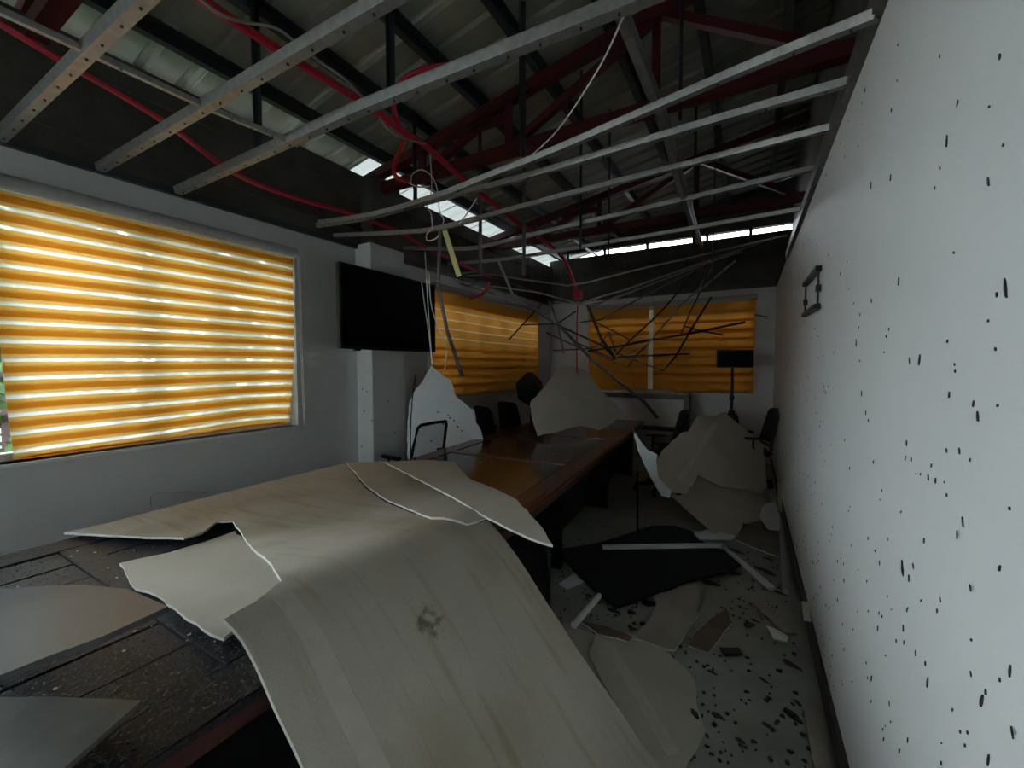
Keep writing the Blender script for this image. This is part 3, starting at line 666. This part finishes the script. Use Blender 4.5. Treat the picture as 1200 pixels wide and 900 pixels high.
channel([(955, 198, 'X', .335), (800, 235, 'Y', 3.65), (640, 272, 'Y', 3.65), (582, 286, 'Y', 3.65), (547, 292, 'Y', 3.65), (473, 291, 'Y', 3.65)], 'fourth highest of the five channels meeting the right wall', smooth=True)
channel([(943, 245, 'X', .335), (800, 270, 'Y', 4.35), (640, 297, 'Y', 4.35), (585, 305, 'Y', 4.35), (525, 310, 'Y', 4.35)], 'lowest of the five channels meeting the right wall', smooth=True)
channel([(722, 5, Z, 2.95), (780, 150, Z, 2.95), (790, 197, Z, 2.95), (812, 268, Z, 2.95), (818, 285, Z, 2.95)], 'channel running lengthwise over the five channels of the right side', sc=1.15)
channel([(770, 120, Z, 2.98), (800, 215, Z, 2.98), (822, 290, Z, 2.96)], 'dark thin channel beside the lengthwise channel at upper right', 'zincdark', .8)
# thin strips that dropped at the far right end
G2 = 'thin steel strips sagging before the back wall'
ED = ('X', .31)
channel([(922, 276, 'X', .305), (853, 292, 'Y', 6.0), (740, 318, 'Y', 5.3), (690, 331, 'Y', 5.1), (665, 335, 'Y', 5.0), (607, 327, 'Y', 5.0), (578, 322, 'Y', 5.0), (540, 324, 'Y', 5.0)], 'uppermost thin strip sagging in a shallow V before the back wall', 'zinc', .62, G2)
channel([(914, 277, 'X', .305), (812, 312, 'Y', 5.9), (735, 339, 'Y', 5.4), (678, 356, 'Y', 5.2), (630, 343, 'Y', 5.2), (580, 336, 'Y', 5.2), (535, 340, 'Y', 5.2)], 'second thin strip sagging in a deeper V before the back wall', 'zinc', .62, G2)
channel([(905, 283, 'X', .305), (830, 308, 'Y', 6.1), (720, 350, 'Y', 5.6), (690, 358, 'Y', 5.5), (650, 354, 'Y', 5.4)], 'third thin strip below the deeper V before the back wall', 'zinc', .55, G2)
channel([(900, 287, 'X', .305), (845, 300, 'Y', 6.2), (760, 330, 'Y', 5.8), (690, 362, 'Y', 5.6)], 'fourth faint thin strip below the deeper V before the back wall', 'zincdark', .5, G2)
GT = 'bent steel strips in the fallen tangle'
def tang(pts, label, m='rust', sc=.62, Y=(5.4, 5.4)):
    n = len(pts); q = []
    for i, (x, y) in enumerate(pts): q.append((x, y, 'Y', Y[0]+(Y[1]-Y[0])*i/(n-1)))
    return channel(q, label, m, sc, GT, 'fallen_strip')
tang([(584, 307), (601, 347)], 'short grey strip hanging below the lowest right channel', 'zincdark', .9, (4.4, 4.5))
tang([(601, 346), (655, 382), (693, 422), (753, 470), (770, 490)], 'longest dark strip slanting down onto the far end of the long table', 'zincdark', .95, (4.5, 6.2))
tang([(643, 353), (653, 378), (660, 414)], 'short grey strip standing before the corner between the dim blinds', 'zincdark', .8, (5.2, 5.2))
tang([(596, 399), (635, 356)], 'short dark strip slanting across the dim corner blind', 'rust', .6, (5.0, 5.2))
tang([(611, 381), (653, 380), (675, 365)], 'dark bent strip left of the tangle before the corner', 'rust', .6, (5.0, 5.3))
tang([(655, 382), (707, 406), (721, 421)], 'dark strip running from the corner into the tangle knot', 'rust', .7, (5.2, 5.6))
tang([(688, 358), (704, 397), (721, 421)], 'purple-black strip dropping steeply into the tangle knot', 'rust', .95, (5.4, 5.6))
tang([(704, 404), (713, 389), (721, 412)], 'small kinked strip forming a peak above the tangle knot', 'rust', .5, (5.6, 5.6))
tang([(689, 412), (733, 405), (760, 399), (800, 393), (873, 378)], 'long dark strip rising right across the right back blind', 'rust', .95, (5.5, 6.4))
tang([(722, 416), (739, 399), (765, 375), (779, 361), (820, 313)], 'dark strip rising steeply right from the tangle knot', 'rust', .7, (5.6, 6.0))
tang([(733, 417), (760, 403), (798, 358), (820, 338), (833, 316)], 'pale edged strip rising from the knot beside the steep dark strip', 'zinc', .6, (5.7, 6.1))
tang([(724, 419), (760, 417), (808, 415)], 'straight dark strip lying level to the right of the tangle knot', 'rust', .8, (5.6, 6.0))
tang([(722, 414), (777, 435), (792, 418), (810, 387), (834, 348)], 'dark strip kinked like a hook to the lower right of the knot', 'rust', .6, (5.6, 6.2))
tang([(816, 344), (862, 306)], 'short pale strip at the upper right of the tangle', 'zinc', .8, (6.0, 6.2))
tang([(699, 378), (739, 399)], 'thin dark strip above the tangle knot sloping right', 'rust', .45, (5.6, 5.8))
tang([(691, 411), (723, 426), (736, 430), (745, 417), (760, 403)], 'thin strip looping under the tangle knot', 'rust', .42, (5.5, 5.8))
tang([(648, 411), (689, 409), (700, 406)], 'thin level strip left of the tangle knot over the corner', 'rust', .5, (5.2, 5.5))
tang([(800, 382), (822, 388), (848, 393)], 'short dark strip crossing the long rising strip on the right back blind', 'rust', .55, (6.2, 6.3))
tang([(885, 369), (899, 372)], 'tiny dark strip stub at the right edge of the right back blind', 'rust', .5, (7.84, 7.93))
tang([(798, 392), (808, 368), (817, 350), (833, 312)], 'thin wire-like strip hanging above the short crossing strip', 'rust', .4, (6.1, 6.0))
tang([(680, 378), (704, 375), (755, 347), (822, 313)], 'long thin strip curving up right above the tangle', 'zincdark', .6, (5.5, 6.0))
tang([(640, 390), (653, 396), (675, 406)], 'thin dark strip entering the tangle from the lower left', 'rust', .5, (5.2, 5.4))
tang([(660, 388), (676, 402), (720, 422)], 'second thin dark strip running into the knot from the corner', 'rust', .55, (5.3, 5.6))
tang([(515, 270), (514, 300), (513, 329)], 'dark strip hanging straight down beside the yellow bar', 'zincdark', .75, (3.0, 3.05))
tang([(512, 330), (523, 387)], 'upper half of the grey strip hanging right of the television', 'zincdark', .75, (3.05, 3.1))
tang([(523, 387), (541, 441)], 'lower half of the grey strip hanging right of the television', 'zincdark', .75, (3.1, 3.3))
tang([(478, 305), (497, 320), (530, 322), (563, 318)], 'dark strip sagging behind the television top corner', 'zincdark', .55, (4.4, 4.6))
tang([(485, 330), (520, 327), (580, 345)], 'thin dark strip just above the dim corner blind', 'zincdark', .5, (4.6, 5.0))
tang([(520, 340), (560, 333), (620, 352)], 'thin strip resting along the top of the dim corner blind', 'zincdark', .45, (4.9, 5.2))
yb1, yb2 = onY(521, 270, 2.9), onY(538, 324, 2.95)
tag(MB().sweep([yb1, yb2], [(-.022, -.004), (.022, -.004), (.022, .004), (-.022, .004)], up=Vector((.5, -.8, 0))).build('hanging_bar', 'yellow'), 'pale yellow flat bar hanging above the dim corner blind', 'bar')
# hangers
def hanger(x, y0, y1, Y, label, r=.014, m='purlin'):
    c = onY(x, y1, Y); a = Vector((c.x, c.y, rz(c.x)+.05))
    tag(MB().sweep([a, c], [(-r, -r), (r, -r), (r, -r*.6), (-r*.6, -r*.6), (-r*.6, r), (-r, r)]).build('hanger_rod', m), label, 'hanger', 'vertical ceiling hangers')
hanger(458, 8, 112, 1.9, 'dark vertical hanger near top centre beside the red looped conduit', .020)
hanger(303, 48, 185, 1.55, 'dark vertical hanger at top left under the long red conduit', .018)
hanger(612, 66, 182, 2.7, 'dark vertical hanger in front of the red truss centre', .020)
hanger(797, -10, 140, 2.5, 'thin vertical hanger at the upper right between the truss webs', .010)
hanger(487, 190, 268, 3.0, 'vertical hanger behind the white wire loop', .014)
hanger(563, 228, 320, 3.4, 'vertical hanger in front of the bright eave gap', .014, 'zincdark')
hanger(614, 205, 322, 3.5, 'thin vertical hanger right of the bright eave gap', .014, 'zincdark')
hanger(680, 190, 292, 3.6, 'thin vertical hanger near the middle of the channels', .010)
hanger(713, 228, 310, 4.3, 'thin vertical hanger left of the lengthwise channel', .010)
hanger(813, 225, 285, 4.6, 'short vertical hanger beside the end of the lengthwise channel', .014)
hanger(835, 275, 330, 5.6, 'short thin vertical hanger at the back wall gap', .008)
# white bent channel, pipe and battens on the floor
e = [onZ(706, 641, .10), onZ(846, 639, .085), onZ(905, 690, .03)]
b = MB(); b.sweep([e[0], e[1], e[2]], [(-.02, -.014), (.02, -.014), (.02, .014), (-.02, .014)])
tag(b.build('bent_channel', 'pvc'), 'white channel with a bend lying across the black cloth', 'channel')
tag(MB().tube([onZ(672, 733, .06), onZ(702, 698, .05)], .020, 10).build('pipe', 'pvc', smooth=True), 'short white pipe on the floor beside the huge bent board', 'pipe')
tag(MB().sweep([(xr(6)-.07, 6.0, .03), (xr(4.5)-.06, 4.6, .03), (xr(3.4)-.10, 3.45, .03)], [(-.018, -.02), (.018, -.02), (.018, .02), (-.018, .02)]).build('batten', 'greywire'), 'long grey batten lying on the floor along the right wall', 'batten')
tag(MB().sweep([onZ(950, 835, .012), onZ(965, 905, .012)], [(-.03, -.01), (.03, -.01), (.03, .01), (-.03, .01)]).build('batten', 'scrap'), 'short pale batten on the floor at the bottom by the right wall', 'batten')
tag(MB().sweep([onX(913, 565, .27), onX(914, 600, .27)], [(-.018, -.008), (.018, -.008), (.018, .008), (-.018, .008)]).build('batten', 'scrap'), 'short pale batten standing against the right wall beside the far boards', 'batten')
tag(MB().sweep([onX(943, 705, .30), onX(946, 728, .31)], [(-.018, -.008), (.018, -.008), (.018, .008), (-.018, .008)]).build('batten', 'scrap'), 'small pale offcut leaning at the right wall baseboard', 'batten')

# ------------------------------------------------------------------ conduits and wires
def line(pts, r, m, label, name, cat, group=None, n=6):
    P = smoothpath([at(p) if len(p) == 4 else Vector(p) for p in pts], n)
    return tag(MB().tube(P, r, 8).build(name, m, smooth=True), label, cat, group)
GC = 'red conduits under the roof'
line([(-40, 3, 'X', -3.2), (0, 27, 'X', -3.2), (70, 70, 'X', -3.2), (140, 110, 'X', -3.2), (200, 148, 'X', -3.2), (255, 190, 'X', -3.2), (300, 215, 'X', -3.2), (360, 236, 'X', -3.2), (410, 250, 'X', -3.2), (470, 273, 'X', -3.2), (500, 290, 'X', -3.2), (575, 325, 'X', -3.2)], .019, 'redpipe', 'red conduit sagging along the left wall above the bright blind', 'conduit', 'conduit', GC)
line([(180, -40, 'X', -2.3), (238, 0, 'X', -2.3), (333, 63, 'X', -2.3), (430, 123, 'X', -2.3), (466, 150, 'X', -2.3), (500, 172, 'X', -2.3), (545, 212, 'X', -2.3), (600, 256, 'X', -2.3), (640, 284, 'X', -2.3), (660, 303, 'X', -2.3), (670, 325, 'X', -2.25), (677, 345, 'X', -2.2)], .024, 'redpipe', 'long red conduit running under the roof over the middle of the room', 'conduit', 'conduit', GC)
line([(470, 152, 'X', -2.3), (462, 130, 'X', -2.25), (463, 108, 'X', -2.2), (475, 92, 'X', -2.1), (500, 81, 'X', -1.95), (540, 74, 'X', -1.75), (566, 67, 'X', -1.6)], .020, 'redpipe', 'red flexible conduit looping up to the roof at top centre', 'conduit', 'conduit', GC)
line([(476, 160, 'X', -2.3), (468, 178, 'X', -2.3), (462, 195, 'X', -2.3), (464, 207, 'X', -2.3), (477, 213, 'X', -2.3)], .016, 'redwire', 'short bright red conduit end hooked above the white wire loop', 'conduit', 'conduit', GC)
line([(552, 350, 'Y', 5.0), (566, 344, 'Y', 5.0), (574, 331, 'Y', 5.0)], .022, 'redpipe', 'short red conduit bit on top of the dim corner blind', 'conduit', 'conduit', GC)
b = MB(); c0 = at((677, 346, 'X', -2.2)); b.box(c0.x-.06, c0.x+.06, c0.y-.05, c0.y+.05, c0.z-.06, c0.z+.06)
tag(b.build('junction_box', 'redpipe', None, .01), 'red junction box hanging at the end of the long red conduit', 'junction box')
line([(677, 350, 'X', -2.18), (676, 390, 'X', -2.15), (676, 441, 'X', -2.1)], .010, 'redwire', 'red wire hanging from the junction box to the leaning beige board', 'wire', 'wire')
GW = 'pale wires hanging from the ceiling'
def wire(px, Y, label, m='wire', r=.005): return line([(x, y, 'Y', Y) for x, y in px], r, m, label, 'hanging_wire', 'wire', GW)
wire([(482, 217), (483, 205), (494, 199), (507, 208), (513, 225), (515, 247), (520, 257), (519, 262)], 2.5, 'white wire bent in an open loop at the hooked red conduit')
wire([(477, 213), (490, 219), (504, 218)], 2.5, 'short white wire from the hooked red conduit tip')
wire([(504, 180), (506, 215), (504, 232), (500, 242), (505, 250), (507, 268)], 2.5, 'zigzag white wire crossing the wire loop')
wire([(498, 295), (500, 330), (503, 380), (507, 436)], 2.9, 'white wire hanging over the television edge to the white board')
wire([(503, 320), (505, 355), (514, 385), (523, 405), (521, 434)], 2.9, 'white wire curving right of the television edge')
wire([(494, 330), (498, 360), (503, 395), (506, 425)], 2.92, 'faint white wire over the right part of the television')
wire([(506, 268), (500, 275), (501, 282), (510, 280), (514, 276)], 2.5, 'tiny white wire curl above the television')
line([(733, 14, 'Y', 1.52), (700, 83, 'Y', 1.75), (653, 153, 'Y', 2.1), (612, 192, 'Y', 2.33)], .004, 'wire', 'long pale wire slanting across the red truss', 'hanging_wire', 'wire', GW)
wire([(559, 232), (546, 252), (538, 262)], 2.8, 'short pale wire over the bright eave gap')
line([(225, -8, 'X', -2.25), (267, 21, 'X', -2.25), (320, 32, 'X', -2.25), (342, 46, 'X', -2.25), (367, 67, 'X', -2.25), (410, 98, 'X', -2.25), (431, 124, 'X', -2.25)], .008, 'greywire', 'grey cable draped along the long red conduit', 'cable', 'wire', GW)
line([(445, 138, 'X', -2.25), (455, 152, 'X', -2.25), (470, 161, 'X', -2.25), (498, 169, 'X', -2.25)], .008, 'greywire', 'short grey cable sagging below the red conduit bend', 'cable', 'wire', GW)
line([(177, 594, 'X', -3.64), (178, 581, 'X', -3.64), (195, 577, 'X', -3.64), (225, 576, 'X', -3.64), (243, 578, 'X', -3.64)], .0025, 'greywire', 'thin dark wire on the wall below the bright blind', 'wire', 'wire')
line([(487, 440, 'Y', 3.4), (483, 470, 'Y', 3.4), (481, 510, 'Y', 3.3), (482, 545, 'Y', 3.2)], .006, 'black', 'thin dark cable down beside the column and white board', 'cable', 'wire')
tag(MB().tube([onY(747, 553, 4.05), onY(747, 626, 4.05)], .010, 6).build('stand_leg', 'black'), 'thin black upright rod standing on the aisle floor beyond the black cloth', 'rod')

# ================================================================== leaf scraps and rubble
def flake(p, n, length, width, ang, rnd, name, m, label, cat, group):
    p, u, v, n = frame_of(p, n); ca, sa = math.cos(ang), math.sin(ang); a = u*ca+v*sa; c = v*ca-u*sa
    k = 7; pts = []
    for i in range(k):
        t = i*2*math.pi/k; r = rnd.uniform(.7, 1.1); pts.append(p+a*math.cos(t)*length/2*r+c*math.sin(t)*width/2*r*(1.2-.4*math.cos(t)))
    return tag(MB().poly(pts, n*.0022).build(name, m), label, cat, group)
rnd = random.Random(5)
NW = Vector((-1, -.008, 0)).normalized()
ZA = [(625, 132, 14), (308, 210, 12), (500, 332, 28), (598, 425, 26), (633, 340, 8), (368, 417, 16), (322, 435, 16), (638, 675, 50), (618, 690, 14), (323, 705, 10), (287, 803, 20), (436, 843, 26), (358, 788, 8), (250, 642, 8), (517, 592, 8), (600, 250, 8), (370, 258, 8), (387, 660, 20), (598, 752, 8), (615, 818, 8), (502, 800, 8), (520, 870, 8)]
ZB = [(300, 22, 16), (310, 67, 14), (506, 25, 20), (563, 45, 18), (573, 75, 26), (620, 50, 10), (406, 138, 14), (417, 177, 10), (328, 183, 10), (272, 197, 8), (457, 220, 16), (474, 227, 16), (500, 260, 10), (538, 323, 26), (648, 292, 10), (447, 367, 14), (315, 362, 8), (396, 430, 44), (411, 455, 20), (625, 432, 18), (407, 530, 12), (348, 545, 8), (338, 572, 16), (398, 573, 16), (485, 507, 14), (558, 600, 8), (427, 632, 16), (450, 655, 14), (455, 700, 34), (649, 672, 32), (625, 693, 12), (583, 742, 46), (592, 722, 16), (323, 690, 16), (352, 833, 12), (389, 860, 14), (487, 888, 12), (598, 882, 34), (543, 848, 10), (532, 815, 10), (549, 817, 10)]
def wallpt(x, y):
    d = ray(x, y); t = (.365-CAM.x)/(d.x+.008*d.y); return CAM+d*t
for (x, y, l), oy in [(q, 0) for q in ZA]+[(q, 450) for q in ZB]:
    px_, py_ = 860+x/2, oy+y/2; p = wallpt(px_, py_); q = wallpt(px_, py_+l/2); ln = (p-q).length
    sl = rnd.uniform(-.25, .35)
    flake(p, NW, ln*1.05, min(ln*.55, max(.004, ln*rnd.uniform(.16, .32))), math.pi/2+sl, rnd, 'leaf_scrap', 'leaf', 'dark leaf scrap stuck flat on the white right wall', 'leaf', 'leaf scraps on the right wall')
b = MB()
for i in range(420):
    y = .55+rnd.random()**1.3*6.2; z = .15+abs(rnd.gauss(.0, .85)) if rnd.random() < .7 else rnd.uniform(.1, 2.7)
    if z > 2.7: continue
    s = rnd.uniform(.002, .0045); l = s*rnd.uniform(.8, 2.2); x = xr(y)-.003; a = rnd.uniform(-.5, .5)
    q = [Vector((x, y+math.sin(a)*l+math.cos(a)*0, z+math.cos(a)*l)), Vector((x, y+s*.6, z)), Vector((x, y-math.sin(a)*l, z-math.cos(a)*l)), Vector((x, y-s*.6, z+.001))]
    b.poly(q, Vector((-.002, 0, 0)))
tag(b.build('leaf_specks', 'leaf'), 'fine dark leaf specks spattered over the white right wall', 'leaf specks', kind='stuff')
b = MB()
for (x, y, X) in [(424, 470, 0), (427, 483, 0), (430, 530, 0)]: pass
for (px_, py_) in [(425, 456), (430, 459), (427, 482), (436, 493), (424, 523)]:
    p = onY(px_, py_, 3.035); b.poly([p+Vector((-.008, 0, 0)), p+Vector((0, 0, .012)), p+Vector((.008, 0, 0)), p+Vector((0, 0, -.01))], Vector((0, -.003, 0)))
for (px_, py_) in [(463, 507), (455, 470)]:
    p = onX(px_, py_, -3.416); b.poly([p+Vector((0, -.008, 0)), p+Vector((0, 0, .012)), p+Vector((0, .008, 0)), p+Vector((0, 0, -.01))], Vector((.003, 0, 0)))
tag(b.build('leaf_specks', 'leaf'), 'few dark leaf specks on the white column below the television', 'leaf specks', kind='stuff')
# rubble on the floor
for k, (px_, py_, l, wd, an, m) in enumerate([(878, 732, .09, .06, .6, 'leaf'), (928, 779, .13, .05, -.6, 'leaf'), (931, 840, .13, .05, -.7, 'leaf'), (902, 852, .07, .03, -.4, 'leaf'), (841, 839, .07, .04, -.3, 'leaf'), (895, 797, .07, .02, -.6, 'leaf'), (901, 818, .03, .03, 0, 'leaf'), (935, 824, .06, .025, -.9, 'leaf'), (810, 885, .05, .04, 0, 'leaf'), (834, 884, .03, .02, 0, 'leaf'), (922, 748, .05, .035, 0, 'leaf'), (835, 788, .06, .02, -.3, 'leaf'), (868, 868, .05, .02, -.4, 'leaf'), (815, 837, .08, .03, -1, 'leaf'), (886, 728, .07, .02, -.2, 'leaf'), (892, 640, .2, .06, -.4, 'leaf'), (860, 645, .28, .09, -.4, 'leaf'), (895, 668, .16, .06, -.3, 'leaf'), (902, 672, .15, .06, -.5, 'leaf'), (861, 672, .13, .09, 0, 'leaf'), (832, 683, .2, .09, -.2, 'leaf'), (760, 707, .15, .11, .3, 'leaf'), (740, 718, .06, .05, 0, 'leaf'), (718, 716, .12, .05, -.1, 'chip'), (690, 698, .07, .05, 0, 'leaf'), (664, 688, .05, .04, .3, 'leaf'), (912, 694, .14, .03, -.4, 'leaf'), (900, 655, .12, .03, -.6, 'leaf'), (742, 737, .07, .03, .4, 'leaf'), (754, 731, .05, .04, 0, 'leaf')]):
    flake(onZ(px_, py_, .004 if k != 13 else .05), (0, 0, 1), l*.85, wd*.7, an, rnd, 'leaf_scrap' if m == 'leaf' else 'board_chip', m, 'dark leaf scrap lying on the pale aisle floor' if m == 'leaf' else 'small brown chip at the corner of the black cloth', 'leaf' if m == 'leaf' else 'chip', 'leaf scraps on the aisle floor' if m == 'leaf' else None)
pts = [onZ(x, y, .012) for x, y in ((843, 761), (866, 761), (869, 768), (849, 769))]
tag(MB().poly(pts, Vector((0, 0, .012))).build('board_chip', 'chip'), 'small dark red rectangular chip on the aisle floor', 'chip')
b = MB()
for i in range(1000):
    px_, py_ = rnd.uniform(655, 975), rnd.uniform(590, 900)
    if rnd.random() > (.9 if py_ < 740 else .4): continue
    p = onZ(px_, py_, .004)
    if p.x > .25 or p.x < -1.6: continue
    s = rnd.uniform(.004, .012); k = 5; t0 = rnd.random()*6
    b.poly([p+Vector((math.cos(t0+j*1.257)*s*rnd.uniform(.5, 1.3), math.sin(t0+j*1.257)*s*rnd.uniform(.5, 1.5), 0)) for j in range(k)], Vector((0, 0, rnd.uniform(.002, .005))))
tag(b.build('floor_rubble', 'chip'), 'scattered dark crumbs and dirt over the aisle floor', 'rubble', kind='stuff')
b = MB()
for i in range(110):
    if i % 2: x, y, z = rnd.uniform(-2.7, -1.3), rnd.uniform(.3, .95), .762
    else: x, y, z = rnd.uniform(-2.5, -1.5), rnd.uniform(2.7, 4.6), .762
    s = rnd.uniform(.0015, .005); p = Vector((x, y, z))
    b.poly([p+Vector((math.cos(j*1.57+i)*s, math.sin(j*1.57+i)*s*1.4, 0)) for j in range(4)], Vector((0, 0, .003)))
tag(b.build('table_crumbs', 'core'), 'tiny white gypsum crumbs scattered on the wet tables', 'rubble', kind='stuff')
b = MB()
for (px_, py_) in [(513, 483), (527, 490), (532, 493), (519, 497), (536, 500), (541, 505), (525, 487), (505, 517)]:
    p = onP(px_, py_, (-2.98, 3.75, .9), Vector((.72, -.68, .12)))+Vector((.72, -.68, .12))*.012
    b.poly([p+Vector((-.008, -.008, 0)), p+Vector((0, 0, .014)), p+Vector((.008, .008, 0)), p+Vector((0, 0, -.01))], Vector((.003, -.003, 0)))
tag(b.build('leaf_specks', 'leaf'), 'few dark leaf specks on the bright white standing board', 'leaf specks', kind='stuff')
